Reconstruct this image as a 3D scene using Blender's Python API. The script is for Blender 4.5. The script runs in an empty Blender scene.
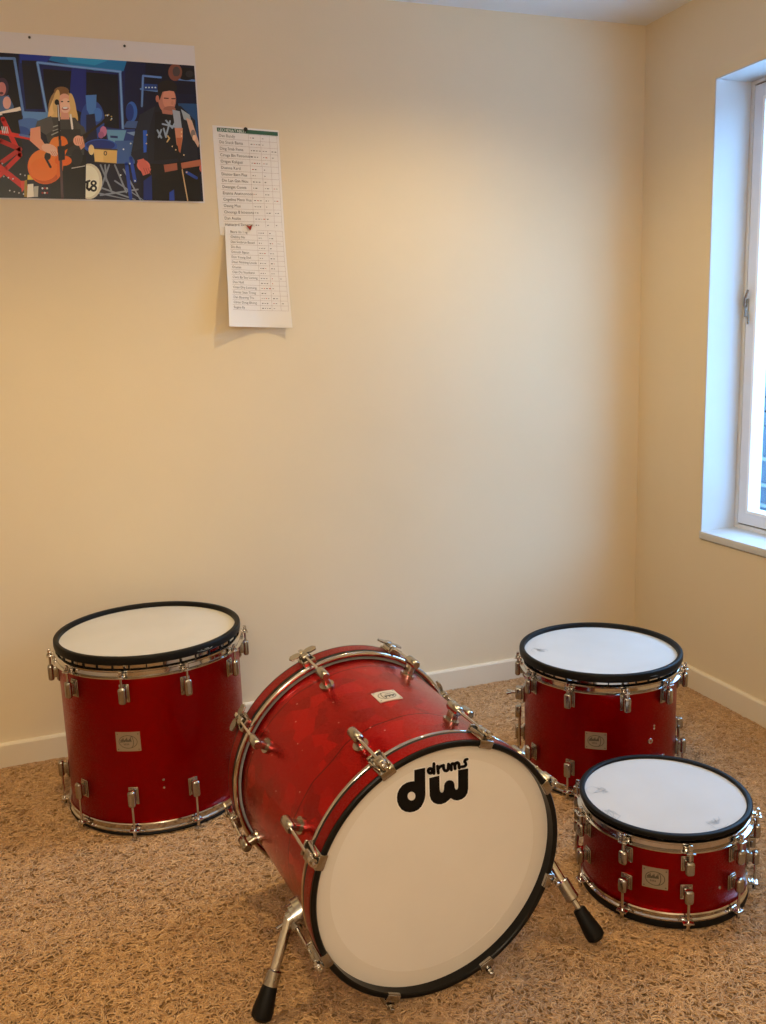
import bpy, bmesh, math, random
import numpy as np
from mathutils import Matrix, Vector
random.seed(7)
PI = math.pi
SC = bpy.context.scene
COL = SC.collection
D2R = PI / 180

# ------------------------------------------------------------------ camera
CAM = np.array([-2.06393, -2.88409, 1.265])
YAW, PITCH, ROLL, FPX = 0.3409, 0.1876, -0.0342, 897.878
def cam_basis():
    cy, sy = math.cos(YAW), math.sin(YAW)
    f = np.array([sy * math.cos(PITCH), cy * math.cos(PITCH), -math.sin(PITCH)])
    r = np.array([cy, -sy, 0.0]); u = np.cross(r, f)
    cr, sr = math.cos(ROLL), math.sin(ROLL)
    return cr * r + sr * u, -sr * r + cr * u, f
CR, CU, CF = cam_basis()
def at(px, py, p0, n):
    """the point of a surface (plane through p0) seen at a photo pixel"""
    d = CF + (px - 383) / FPX * CR - (py - 512) / FPX * CU
    t = np.dot(np.array(p0, float) - CAM, n) / np.dot(d, n)
    return CAM + t * d
cd = bpy.data.cameras.new('camera'); camo = bpy.data.objects.new('camera', cd); COL.objects.link(camo)
cd.sensor_fit = 'VERTICAL'; cd.sensor_height = 36; cd.lens = FPX / 1024 * 36; cd.clip_start = .02
camo.matrix_world = Matrix(((CR[0], CU[0], -CF[0], CAM[0]), (CR[1], CU[1], -CF[1], CAM[1]), (CR[2], CU[2], -CF[2], CAM[2]), (0, 0, 0, 1)))
SC.camera = camo

# ------------------------------------------------------------------ materials
def lin(c):
    return tuple(((v / 255) / 12.92 if v / 255 <= .04045 else ((v / 255 + .055) / 1.055) ** 2.4) for v in c)
def mat(name, col, rough=.5, metal=0.0, coat=0.0, spec=.5, **kw):
    m = bpy.data.materials.new(name); m.use_nodes = True
    b = m.node_tree.nodes['Principled BSDF']
    b.inputs['Base Color'].default_value = (*col, 1); b.inputs['Roughness'].default_value = rough
    b.inputs['Metallic'].default_value = metal; b.inputs['Coat Weight'].default_value = coat
    b.inputs['Coat Roughness'].default_value = kw.get('coat_rough', .06)
    b.inputs['Specular IOR Level'].default_value = spec
    return m
class NT:
    def __init__(s, m): s.t = m.node_tree; s.b = s.t.nodes['Principled BSDF']
    def n(s, kind, **kw):
        o = s.t.nodes.new(kind)
        for k, v in kw.items():
            if k.startswith('i_'):
                o.inputs[k[2:].replace('_', ' ')].default_value = v
            else: setattr(o, k, v)
        return o
    def l(s, a, b): s.t.links.new(a, b)
def ramp(nt, fac, stops):
    r = nt.n('ShaderNodeValToRGB'); e = r.color_ramp.elements
    while len(e) < len(stops): e.new(.5)
    for i, (p, c) in enumerate(stops): e[i].position = p; e[i].color = (*c, 1)
    nt.l(fac, r.inputs['Fac']); return r.outputs['Color']

def paint(name, c1, c2, scale=2.2, bump=.06, rough=.85):
    m = mat(name, c1, rough, spec=.2); nt = NT(m)
    tc = nt.n('ShaderNodeTexCoord')
    nz = nt.n('ShaderNodeTexNoise', i_Scale=scale, i_Detail=4.0); nt.l(tc.outputs['Object'], nz.inputs['Vector'])
    nt.l(ramp(nt, nz.outputs['Fac'], [(.3, c1), (.7, c2)]), nt.b.inputs['Base Color'])
    n2 = nt.n('ShaderNodeTexNoise', i_Scale=160.0, i_Detail=3.0); nt.l(tc.outputs['Object'], n2.inputs['Vector'])
    bp = nt.n('ShaderNodeBump', i_Strength=bump, i_Distance=.004); nt.l(n2.outputs['Fac'], bp.inputs['Height'])
    nt.l(bp.outputs['Normal'], nt.b.inputs['Normal']); return m

M = {}
M['wall'] = paint('cream_wall_paint', (.72, .61, .435), (.75, .635, .46))
M['ceiling'] = paint('white_ceiling_paint', (.78, .78, .77), (.80, .80, .79))
M['reveal'] = paint('white_reveal_paint', (.60, .61, .62), (.63, .64, .65), bump=.03)
M['base'] = paint('off_white_gloss_paint', (.74, .66, .53), (.77, .69, .56), bump=.02, rough=.45)
M['upvc'] = mat('white_window_plastic', (.74, .76, .80), .3)
M['bead'] = mat('white_glazing_bead', (.92, .93, .95), .3)
M['gasket'] = mat('grey_brown_gasket', (.16, .13, .10), .7)
M['chrome'] = mat('chrome', (.62, .60, .575), .10, 1.0)
M['satin'] = mat('satin_nickel', (.44, .415, .375), .24, 1.0)
M['steel'] = mat('dark_steel', (.35, .33, .30), .25, 1.0)
M['black'] = mat('black_rubber', (.007, .0065, .006), .5, spec=.16)
M['blackgloss'] = mat('black_lacquer', (.007, .0065, .006), .3, spec=.22)
M['logo'] = mat('black_print', (.006, .005, .005), .7, spec=.15)
M['white'] = mat('white_print', (.92, .91, .89), .5)
M['badge'] = mat('brushed_badge_metal', (.42, .35, .26), .42, .6)
M['badge_light'] = mat('bright_badge_metal', (.66, .60, .50), .45, .4)
M['engrave'] = mat('engraved_line', (.10, .085, .065), .6)
M['scuff'] = mat('faded_grey_print', (.42, .43, .44), .6)
M['pin_black'] = mat('black_pin', (.015, .015, .018), .3)
M['pin_red'] = mat('red_pin', (.30, .008, .010), .4)
M['paper'] = mat('white_paper', (.80, .775, .76), .8, spec=.2)
M['poster_paper'] = mat('poster_paper', (.70, .665, .66), .6, spec=.3)

def red_wrap(name, base, dark, bright, patch_scale, flake=.9, kw_rough=.36):
    m = mat(name, base, kw_rough, .95, .22, coat_rough=.03, spec=.1); nt = NT(m)
    tc = nt.n('ShaderNodeTexCoord')
    v = nt.n('ShaderNodeTexVoronoi', i_Scale=patch_scale); nt.l(tc.outputs['Object'], v.inputs['Vector'])
    sep = nt.n('ShaderNodeSeparateColor'); nt.l(v.outputs['Color'], sep.inputs['Color'])
    col = ramp(nt, sep.outputs['Red'], [(.05, dark), (.5, base), (.95, bright)])
    nt.l(col, nt.b.inputs['Base Color'])
    v2 = nt.n('ShaderNodeTexVoronoi', i_Scale=900.0); nt.l(tc.outputs['Object'], v2.inputs['Vector'])
    geo = nt.n('ShaderNodeNewGeometry')
    sub = nt.n('ShaderNodeVectorMath', operation='SUBTRACT'); nt.l(v2.outputs['Color'], sub.inputs[0]); sub.inputs[1].default_value = (.5, .5, .5)
    sc = nt.n('ShaderNodeVectorMath', operation='SCALE'); nt.l(sub.outputs[0], sc.inputs[0]); sc.inputs['Scale'].default_value = flake
    ad = nt.n('ShaderNodeVectorMath', operation='ADD'); nt.l(sc.outputs[0], ad.inputs[0]); nt.l(geo.outputs['Normal'], ad.inputs[1])
    no = nt.n('ShaderNodeVectorMath', operation='NORMALIZE'); nt.l(ad.outputs[0], no.inputs[0])
    nt.l(no.outputs[0], nt.b.inputs['Normal'])
    return m
M['red'] = red_wrap('red_sparkle_wrap', (.31, .0003, .0003), (.295, .0003, .0003), (.325, .0004, .0004), 60, .42)
M['redbass'] = red_wrap('red_pearl_wrap', (.46, .0012, .0012), (.36, .0008, .0008), (.60, .0022, .002), 26, .22, .24)
M['redhoop'] = red_wrap('red_hoop_inlay', (.34, .0008, .001), (.31, .0006, .0008), (.37, .001, .0014), 30, .25)
def seam_lines(m, zs, amp):
    nt = NT(m); src = nt.b.inputs['Base Color'].links[0].from_socket
    tc = nt.n('ShaderNodeTexCoord'); nz = nt.n('ShaderNodeTexNoise', i_Scale=6.0, i_Detail=2.0); nt.l(tc.outputs['Object'], nz.inputs['Vector'])
    sx = nt.n('ShaderNodeSeparateXYZ'); nt.l(tc.outputs['Object'], sx.inputs[0])
    off = nt.n('ShaderNodeMath', operation='MULTIPLY_ADD'); nt.l(nz.outputs['Fac'], off.inputs[0]); off.inputs[1].default_value = amp; nt.l(sx.outputs['Z'], off.inputs[2])
    for z in zs:
        s = nt.n('ShaderNodeMath', operation='SUBTRACT'); nt.l(off.outputs[0], s.inputs[0]); s.inputs[1].default_value = z
        a = nt.n('ShaderNodeMath', operation='ABSOLUTE'); nt.l(s.outputs[0], a.inputs[0])
        c = nt.n('ShaderNodeMath', operation='LESS_THAN'); nt.l(a.outputs[0], c.inputs[0]); c.inputs[1].default_value = .0011
        mx = nt.n('ShaderNodeMix', data_type='RGBA'); nt.l(c.outputs[0], mx.inputs['Factor']); nt.l(src, mx.inputs['A']); mx.inputs['B'].default_value = (.05, .002, .002, 1)
        src = mx.outputs['Result']
    nt.l(src, nt.b.inputs['Base Color'])
seam_lines(M['redbass'], (-.130, -.385), .05)
def glitter(m, scale, keep, size, col):
    nt = NT(m); src = nt.b.inputs['Base Color'].links[0].from_socket
    tc = nt.n('ShaderNodeTexCoord'); v = nt.n('ShaderNodeTexVoronoi', i_Scale=scale); nt.l(tc.outputs['Object'], v.inputs['Vector'])
    a = nt.n('ShaderNodeMath', operation='LESS_THAN'); nt.l(v.outputs['Distance'], a.inputs[0]); a.inputs[1].default_value = size
    sp = nt.n('ShaderNodeSeparateColor'); nt.l(v.outputs['Color'], sp.inputs['Color'])
    c = nt.n('ShaderNodeMath', operation='GREATER_THAN'); nt.l(sp.outputs['Red'], c.inputs[0]); c.inputs[1].default_value = keep
    q = nt.n('ShaderNodeMath', operation='MULTIPLY'); nt.l(a.outputs[0], q.inputs[0]); nt.l(c.outputs[0], q.inputs[1])
    mx = nt.n('ShaderNodeMix', data_type='RGBA'); nt.l(q.outputs[0], mx.inputs['Factor']); nt.l(src, mx.inputs['A']); mx.inputs['B'].default_value = (*col, 1)
    nt.l(mx.outputs['Result'], nt.b.inputs['Base Color'])
glitter(M['redbass'], 55, .72, .10, (.85, .42, .36))

def head_mat(name, c1, c2, rough=.55):
    m = mat(name, c1, rough, spec=.35); nt = NT(m)
    tc = nt.n('ShaderNodeTexCoord'); nz = nt.n('ShaderNodeTexNoise', i_Scale=5.0, i_Detail=3.0); nt.l(tc.outputs['Object'], nz.inputs['Vector'])
    nt.l(ramp(nt, nz.outputs['Fac'], [(.35, c1), (.65, c2)]), nt.b.inputs['Base Color'])
    n2 = nt.n('ShaderNodeTexNoise', i_Scale=900.0); nt.l(tc.outputs['Object'], n2.inputs['Vector'])
    bp = nt.n('ShaderNodeBump', i_Strength=.08, i_Distance=.001); nt.l(n2.outputs['Fac'], bp.inputs['Height']); nt.l(bp.outputs['Normal'], nt.b.inputs['Normal'])
    return m
M['head'] = head_mat('white_coated_head', (.53, .505, .48), (.57, .545, .52))
M['basshead'] = head_mat('cream_coated_head', (.83, .79, .745), (.86, .82, .775))
M['headring'] = head_mat('cream_head_edge', (.78, .73, .67), (.80, .75, .69))

# ------------------------------------------------------------------ mesh kit
class MB:
    def __init__(s): s.v = []; s.f = []; s.m = []
    def add(s, vs, fs, T=None, mi=0):
        o = len(s.v)
        for p in vs:
            p = Vector(p); s.v.append(tuple(T @ p) if T is not None else tuple(p))
        for f in fs: s.f.append([o + i for i in f]); s.m.append(mi)
    def lathe(s, prof, n=96, T=None, mi=0, closed=True):
        """prof: (r, z) pairs; closed profile loops back to its first point"""
        vs = [(r * math.cos(2 * PI * k / n), r * math.sin(2 * PI * k / n), z) for r, z in prof for k in range(n)]
        fs = []; P = len(prof)
        for i in range(P if closed else P - 1):
            j = (i + 1) % P
            for k in range(n):
                k2 = (k + 1) % n; fs.append((i * n + k, i * n + k2, j * n + k2, j * n + k))
        s.add(vs, fs, T, mi)
    def disc(s, r, z, n=96, T=None, mi=0, r0=0.0, thick=0.0):
        if r0 > 0: s.lathe([(r0, z), (r, z), (r, z - max(thick, .0004)), (r0, z - max(thick, .0004))], n, T, mi); return
        rings = [r * k / 6 for k in range(1, 7)]
        vs = [(0, 0, z)]; fs = []
        for q in rings: vs += [(q * math.cos(2 * PI * k / n), q * math.sin(2 * PI * k / n), z) for k in range(n)]
        for k in range(n): fs.append((0, 1 + k, 1 + (k + 1) % n))
        for i in range(5):
            a = 1 + i * n; b = a + n
            for k in range(n): k2 = (k + 1) % n; fs.append((a + k, b + k, b + k2, a + k2))
        s.add(vs, fs, T, mi)
        if thick > 0: s.lathe([(r, z), (r, z - thick), (0.0005, z - thick)], n, T, mi, closed=False)
    def rbox(s, size, T=None, bev=.002, seg=2, mi=0):
        bm = bmesh.new(); bmesh.ops.create_cube(bm, size=1.0)
        for v in bm.verts: v.co = Vector((v.co.x * size[0], v.co.y * size[1], v.co.z * size[2]))
        if bev > 0: bmesh.ops.bevel(bm, geom=bm.edges[:], offset=min(bev, min(size) * .48), segments=seg, profile=.5, affect='EDGES')
        bm.verts.index_update(); s.add([v.co.copy() for v in bm.verts], [[v.index for v in f.verts] for f in bm.faces], T, mi); bm.free()
    def tube(s, pts, r, n=12, T=None, mi=0, cap=True):
        pts = [Vector(p) for p in pts]; rs = r if isinstance(r, (list, tuple)) else [r] * len(pts)
        vs = []; fs = []; prev = None
        for i, p in enumerate(pts):
            d = (pts[min(i + 1, len(pts) - 1)] - pts[max(i - 1, 0)]).normalized()
            if prev is None: a = d.orthogonal().normalized()
            else: a = (prev - d * prev.dot(d)).normalized()
            prev = a; b = d.cross(a)
            vs += [p + (a * math.cos(2 * PI * k / n) + b * math.sin(2 * PI * k / n)) * rs[i] for k in range(n)]
        for i in range(len(pts) - 1):
            for k in range(n): k2 = (k + 1) % n; fs.append((i * n + k, i * n + k2, (i + 1) * n + k2, (i + 1) * n + k))
        if cap: fs.append(tuple(range(n - 1, -1, -1))); fs.append(tuple(range((len(pts) - 1) * n, len(pts) * n)))
        s.add(vs, fs, T, mi)
    def cyl(s, p, q, r, n=16, T=None, mi=0): s.tube([p, q], r, n, T, mi)
    def prism(s, outline, h, T=None, mi=0):
        """outline in local xy, extruded 0..h along z"""
        n = len(outline); vs = [(x, y, 0) for x, y in outline] + [(x, y, h) for x, y in outline]
        fs = [tuple(range(n - 1, -1, -1)), tuple(range(n, 2 * n))] + [(i, (i + 1) % n, n + (i + 1) % n, n + i) for i in range(n)]
        s.add(vs, fs, T, mi)
    def stroke(s, pts, w, f, mi=0, caps=True, n=10):
        """flat thick line; f maps (u, v) to a point of the surface it is printed on"""
        for a, b in zip(pts[:-1], pts[1:]):
            dx, dy = b[0] - a[0], b[1] - a[1]; L = math.hypot(dx, dy) or 1e-9
            nx, ny = -dy / L * w / 2, dx / L * w / 2
            s.add([f(a[0] - nx, a[1] - ny), f(b[0] - nx, b[1] - ny), f(b[0] + nx, b[1] + ny), f(a[0] + nx, a[1] + ny)], [(0, 1, 2, 3)], None, mi)
        if caps:
            for p in pts:
                s.add([f(p[0] + w / 2 * math.cos(2 * PI * k / n), p[1] + w / 2 * math.sin(2 * PI * k / n)) for k in range(n)], [tuple(range(n))], None, mi)
    def fill(s, loops, f, mi=0):
        """flat filled outline with holes"""
        bm = bmesh.new(); es = []
        for lp in loops:
            vs = [bm.verts.new((x, y, 0)) for x, y in lp]
            es += [bm.edges.new((vs[i], vs[(i + 1) % len(vs)])) for i in range(len(vs))]
        bmesh.ops.triangle_fill(bm, use_beauty=True, edges=es)
        bm.verts.index_update(); s.add([f(v.co.x, v.co.y) for v in bm.verts], [[v.index for v in q.verts] for q in bm.faces], None, mi); bm.free()
    def build(s, name, mats, parent=None, smooth=35, recalc=True):
        me = bpy.data.meshes.new(name); me.from_pydata(s.v, [], s.f)
        mats = mats if isinstance(mats, (list, tuple)) else [mats]
        for m in mats: me.materials.append(M[m] if isinstance(m, str) else m)
        me.polygons.foreach_set('material_index', s.m)
        if recalc:
            bm = bmesh.new(); bm.from_mesh(me); bmesh.ops.recalc_face_normals(bm, faces=bm.faces); bm.to_mesh(me); bm.free()
        if smooth: me.shade_smooth(); me.set_sharp_from_angle(angle=smooth * D2R)
        me.update(); o = bpy.data.objects.new(name, me); COL.objects.link(o)
        if parent is not None: o.parent = parent
        return o
def tag(o, label=None, cat=None, group=None, kind=None):
    if label: o['label'] = label
    if cat: o['category'] = cat
    if group: o['group'] = group
    if kind: o['kind'] = kind
    return o
def empty(name, loc):
    o = bpy.data.objects.new(name, None); o.empty_display_size = .05; o.location = loc; COL.objects.link(o); return o
def Tr(x, y, z): return Matrix.Translation((x, y, z))
def Rz(a): return Matrix.Rotation(a, 4, 'Z')

# ------------------------------------------------------------------ the room
H = 2.322; XL = -4.3; YF = -4.6; WT = .150
WY1, WZ0, WZ1 = -.371, .579, 2.052; WY0 = WY1 - 1.0
def boxes(name, bl, m, kind='structure', parent=None, bev=0):
    b = MB()
    for (x0, x1, y0, y1, z0, z1) in bl:
        b.rbox((x1 - x0, y1 - y0, z1 - z0), Tr((x0 + x1) / 2, (y0 + y1) / 2, (z0 + z1) / 2), bev)
    o = b.build(name, m, parent)
    if kind and parent is None: o['kind'] = kind
    return o
FZ = -.006
boxes('wall_back', [(XL - .15, .45, 0, .15, -.05, H + .1)], 'wall')
boxes('wall_right', [(0, WT, WY1, 0, -.05, H + .1), (0, WT, YF, WY0, -.05, H + .1), (0, WT, WY0, WY1, -.05, WZ0 - .03), (0, WT, WY0, WY1, WZ1, H + .1)], 'wall')
boxes('wall_left', [(XL - .15, XL, YF - .15, 0, -.05, H + .1)], 'wall')
boxes('wall_front', [(XL - .15, .45, YF - .15, YF, -.05, H + .1)], 'wall')
boxes('ceiling', [(XL - .15, .45, YF - .15, .15, H, H + .1)], 'ceiling')
def skirting(name, x0, x1, y0, y1, axis):
    b = MB(); h = .0739; t = .015
    prof = [(0, FZ - .001), (t, FZ - .001), (t, h - .006), (t - .003, h - .001), (t - .006, h), (0, h)]
    if axis == 'x': b.add([(x, -d, z) for x in (x0, x1) for d, z in prof], [tuple(range(6)), tuple(range(11, 5, -1))] + [(i, (i + 1) % 6, 6 + (i + 1) % 6, 6 + i) for i in range(6)])
    else: b.add([(-d, y, z) for y in (y0, y1) for d, z in prof], [tuple(range(6)), tuple(range(11, 5, -1))] + [(i, (i + 1) % 6, 6 + (i + 1) % 6, 6 + i) for i in range(6)])
    tag(b.build(name, 'base', smooth=0), kind='structure')
skirting('baseboard_back', XL, -.0155, 0, 0, 'x')
skirting('baseboard_right', 0, 0, YF, 0, 'y')

# carpet: backing + curled pile
cm = mat('carpet_backing', (.20, .115, .052), .95, spec=.1)
nt = NT(cm); tc = nt.n('ShaderNodeTexCoord'); nz = nt.n('ShaderNodeTexNoise', i_Scale=120.0, i_Detail=4.0, i_Distortion=2.5); nt.l(tc.outputs['Object'], nz.inputs['Vector'])
nt.l(ramp(nt, nz.outputs['Fac'], [(.3, (.32, .182, .08)), (.7, (.44, .26, .115))]), nt.b.inputs['Base Color'])
bp = nt.n('ShaderNodeBump', i_Strength=.9, i_Distance=.01); nt.l(nz.outputs['Fac'], bp.inputs['Height']); nt.l(bp.outputs['Normal'], nt.b.inputs['Normal'])
M['backing'] = cm
boxes('floor', [(XL - .15, .45, YF - .15, .15, -.05, FZ)], 'backing')
pm = mat('carpet_yarn', (.4, .25, .13), .9, spec=.15)
nt = NT(pm); at_ = nt.n('ShaderNodeAttribute', attribute_name='yarn'); nt.l(at_.outputs['Color'], nt.b.inputs['Base Color'])
nt.b.inputs['Sheen Weight'].default_value = .25
M['yarn'] = pm
def carpet():
    rng = np.random.default_rng(3)
    N = 165000
    xs = rng.uniform(-2.75, -.016, N); ys = rng.uniform(-2.05, -.016, N)
    keep = (ys > -1.12 - (xs + 2.75) * .40 - .30)
    xs, ys = xs[keep], ys[keep]; N = len(xs)
    seg, sid = 6, 5
    L = rng.uniform(.012, .028, N); k = rng.normal(0, 1, N) * 60 + np.sign(rng.normal(0, 1, N)) * 70
    th0 = rng.uniform(0, 2 * PI, N); rad = rng.uniform(.0012, .0019, N); zc = FZ + rng.uniform(.0020, .0035, N)
    t = np.linspace(-.5, .5, seg + 1)[None, :] * L[:, None]
    th = th0[:, None] + k[:, None] * t
    dx = np.cos(th) * L[:, None] / seg; dy = np.sin(th) * L[:, None] / seg
    px = xs[:, None] + np.cumsum(dx, 1); py = ys[:, None] + np.cumsum(dy, 1)
    px = np.minimum(px, -.0175); py = np.minimum(py, -.0175)
    arch = 1 - (2 * (np.arange(seg + 1) / seg) - 1) ** 2
    pz = zc[:, None] + arch[None, :] * rng.uniform(0, .0015, N)[:, None]
    rr = rad[:, None] * (.45 + .55 * np.sqrt(np.clip(arch + .05, 0, 1)))[None, :]
    nx, ny = -np.sin(th), np.cos(th)
    ang = np.arange(sid) / sid * 2 * PI
    V = np.empty((N, seg + 1, sid, 3), np.float32)
    V[..., 0] = px[..., None] + nx[..., None] * rr[..., None] * np.cos(ang)
    V[..., 1] = py[..., None] + ny[..., None] * rr[..., None] * np.cos(ang)
    V[..., 2] = np.minimum(pz[..., None] + rr[..., None] * np.sin(ang), -.0003)
    base = (np.arange(N) * (seg + 1) * sid)[:, None, None]
    i = np.arange(seg)[None, :, None]; j = np.arange(sid)[None, None, :]; j2 = (j + 1) % sid
    F = np.stack([base + i * sid + j, base + i * sid + j2, base + (i + 1) * sid + j2, base + (i + 1) * sid + j], -1).reshape(-1, 4)
    me = bpy.data.meshes.new('carpet_pile'); nv = V.size // 3; nf = len(F)
    me.vertices.add(nv); me.vertices.foreach_set('co', V.ravel())
    me.loops.add(nf * 4); me.loops.foreach_set('vertex_index', F.ravel().astype(np.int32))
    me.polygons.add(nf); me.polygons.foreach_set('loop_start', (np.arange(nf) * 4).astype(np.int32))
    me.update(calc_edges=True)
    c1 = np.array([.33, .185, .085]); c2 = np.array([.68, .43, .215]); w = rng.beta(1.7, 2.4, N)[:, None]
    cc = c1 * (1 - w) + c2 * w
    C = np.ones((N, (seg + 1) * sid, 4), np.float32); C[..., :3] = cc[:, None, :]
    a = me.color_attributes.new('yarn', 'FLOAT_COLOR', 'POINT'); a.data.foreach_set('color', C.ravel())
    me.materials.append(M['yarn']); me.shade_smooth()
    o = bpy.data.objects.new('carpet_pile', me); COL.objects.link(o)
    tag(o, 'short curled brown carpet pile covering the floor under the drums', 'carpet', kind='stuff')
carpet()

# window in the right wall
RX = .140
boxes('trim_1', [(.001, RX, WY0, WY1, WZ1 - .004, WZ1 + .001), (.001, RX, WY1 - .004, WY1 + .001, WZ0, WZ1), (.001, RX, WY0 - .001, WY0 + .004, WZ0, WZ1)], 'reveal')
boxes('trim_2', [(-.006, RX + .02, WY0 - .02, WY1 - .0005, WZ0 - .026, WZ0)], 'reveal', bev=.002)
win = empty('window_1', (RX, (WY0 + WY1) / 2, WZ0)); win['kind'] = 'structure'
def wbox(name, bl, m, parent, bev=.002):
    b = MB(); ox, oy, oz = RX, (WY0 + WY1) / 2, WZ0
    for (x0, x1, y0, y1, z0, z1) in bl: b.rbox((x1 - x0, y1 - y0, z1 - z0), Tr((x0 + x1) / 2 - ox, (y0 + y1) / 2 - oy, (z0 + z1) / 2 - oz), bev)
    return b.build(name, m, parent)
def wring(name, x0, x1, m0, w, m, parent):
    ox, oy, oz = RX, (WY0 + WY1) / 2, WZ0
    O = [(WY0 + m0, WZ0 + m0), (WY1 - m0, WZ0 + m0), (WY1 - m0, WZ1 - m0), (WY0 + m0, WZ1 - m0)]
    I = [(WY0 + m0 + w, WZ0 + m0 + w), (WY1 - m0 - w, WZ0 + m0 + w), (WY1 - m0 - w, WZ1 - m0 - w), (WY0 + m0 + w, WZ1 - m0 - w)]
    vs = [(x - ox, y - oy, z - oz) for x in (x0, x1) for L in (O, I) for (y, z) in L]; fs = []
    for i in range(4):
        j = (i + 1) % 4
        fs += [(i, j, 4 + j, 4 + i), (8 + i, 12 + i, 12 + j, 8 + j), (i, 8 + i, 8 + j, j), (4 + i, 4 + j, 12 + j, 12 + i)]
    b = MB(); b.add(vs, fs); o = b.build(name, m, parent, 30)
    return o
def frame_boxes(x0, x1, m0, w, mb=None):
    mb = m0 if mb is None else mb
    a0, a1, c0, c1 = WY0 + m0, WY1 - m0, WZ0 + mb, WZ1 - m0
    return [(x0, x1, a1 - w, a1, c0, c1), (x0, x1, a0, a0 + w, c0, c1), (x0, x1, a0, a1, c0, c0 + w), (x0, x1, a0, a1, c1 - w, c1)]
wring('outer_frame', RX + .004, RX + .05, 0, .014, 'upvc', win)
wring('gasket', RX + .010, RX + .049, .0145, .005, 'gasket', win)
wring('window_frame', RX + .002, RX + .06, .0195, .0395, 'upvc', win)
wring('glazing_bead', RX - .001, RX + .05, .059, .010, 'bead', win)
h_ = MB(); oy = WY1 - .024 - (WY0 + WY1) / 2; hz = 1.335 - WZ0
h_.rbox((.012, .016, .06), Tr(.000, oy, hz), .003); h_.tube([(-.008, oy, hz + .005), (-.014, oy - .006, hz + .03), (-.012, oy - .016, hz + .058)], [.005, .005, .004], 10)
h_.tube([(-.004, oy - .01, hz - .02), (-.006, oy - .014, hz - .055)], [.004, .003], 8)
h_.build('window_catch', 'satin', win)
gm = bpy.data.materials.new('window_glass'); gm.use_nodes = True; t = gm.node_tree; t.nodes.clear()
o_ = t.nodes.new('ShaderNodeOutputMaterial'); mx = t.nodes.new('ShaderNodeMixShader'); fr = t.nodes.new('ShaderNodeFresnel'); fr.inputs['IOR'].default_value = 1.45
tr = t.nodes.new('ShaderNodeBsdfTransparent'); tr.inputs['Color'].default_value = (.95, .98, 1, 1); gl = t.nodes.new('ShaderNodeBsdfGlossy'); gl.inputs['Roughness'].default_value = .01
gb = t.nodes.new('ShaderNodeNewGeometry'); ml = t.nodes.new('ShaderNodeMath'); ml.operation = 'MULTIPLY'; iv = t.nodes.new('ShaderNodeMath'); iv.operation = 'SUBTRACT'; iv.inputs[0].default_value = 1.0
t.links.new(gb.outputs['Backfacing'], iv.inputs[1]); t.links.new(fr.outputs[0], ml.inputs[0]); t.links.new(iv.outputs[0], ml.inputs[1]); t.links.new(ml.outputs[0], mx.inputs[0]); t.links.new(tr.outputs[0], mx.inputs[1]); t.links.new(gl.outputs[0], mx.inputs[2]); t.links.new(mx.outputs[0], o_.inputs[0])
M['glass'] = gm
wbox('glass_pane', [(RX + .007, RX + .013, WY0 + .066, WY1 - .066, WZ0 + .066, WZ1 - .066)], 'glass', win, 0)

# the neighbouring house outside
M['siding'] = mat('pale_blue_brick', (.6, .7, .85), .8); nt = NT(M['siding']); tc = nt.n('ShaderNodeTexCoord')
mp = nt.n('ShaderNodeMapping'); nt.l(tc.outputs['Object'], mp.inputs[0]); mp.inputs['Rotation'].default_value = (0, PI / 2, PI / 2)
br = nt.n('ShaderNodeTexBrick', i_Scale=4.5); br.inputs['Color1'].default_value = (.07, .072, .072, 1); br.inputs['Color2'].default_value = (.05, .056, .06, 1); br.inputs['Mortar'].default_value = (.12, .12, .12, 1); nt.l(tc.outputs['Generated'], mp.inputs[0])
nt.l(br.outputs['Color'], nt.b.inputs['Base Color'])
M['slate'] = mat('blue_grey_slate', (.030, .036, .045), .7)
M['housewhite'] = mat('white_house_trim', (.12, .12, .12), .6)
M['shedblue'] = mat('blue_boards', (.030, .042, .060), .7)
M['bounce_ground'] = mat('pale_bounce_ground', (.80, .80, .80), .9)  # kept very pale so the ground bounces skylight indoors
hx, hy = 5.2, 5.0
ho = empty('neighbouring_house', (hx, hy, -1.6)); tag(ho, 'pale house with blue slate lean-to seen through the window glass', 'house')
def hpart(name, bl, m, bev=0):
    b = MB()
    for (x0, x1, y0, y1, z0, z1) in bl: b.rbox((x1 - x0, y1 - y0, z1 - z0), Tr((x0 + x1) / 2 - hx, (y0 + y1) / 2 - hy, (z0 + z1) / 2 + 1.6), bev)
    return b.build(name, m, ho)
hpart('house_wall', [(hx + .6, hx + 1.2, -22, 14, -1.6, 2.35)], 'siding')
hpart('string_course', [(hx + .56, hx + .62, -22, 14, 1.42, 1.50), (hx + .56, hx + .62, -22, 14, 1.95, 2.02)], 'housewhite')
b = MB()
for k in range(7):
    x0 = hx + .6 - .12 * (k + 1); z1 = 1.22 - .14 * k
    b.rbox((.16, 36, .03), Tr(x0 + .06 - hx, -4 - hy, z1 + 1.6 - .07) @ Matrix.Rotation(-math.atan2(.14, .12), 4, 'Y'), 0)
b.build('lean_to_roof', 'slate', ho)
hpart('lean_to_wall', [(hx - .22, hx - .1, -22, 14, -1.6, .26)], 'shedblue')
hpart('window_trim', [(hx - .26, hx - .2, 4.2, 6.4, zz, zz + .035) for zz in (-.12, -.40, -.62, -.95)] + [(hx - .26, hx - .2, yy, yy + .05, -.95, -.12) for yy in (4.3, 5.35, 6.0)], 'housewhite')
tag(boxes('ground', [(WT + .2, 14, -24, 20, -1.0, -.75)], 'bounce_ground', None), kind='structure')  # unseen ground, raised and pale to throw skylight onto ceiling and upper wall

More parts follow.
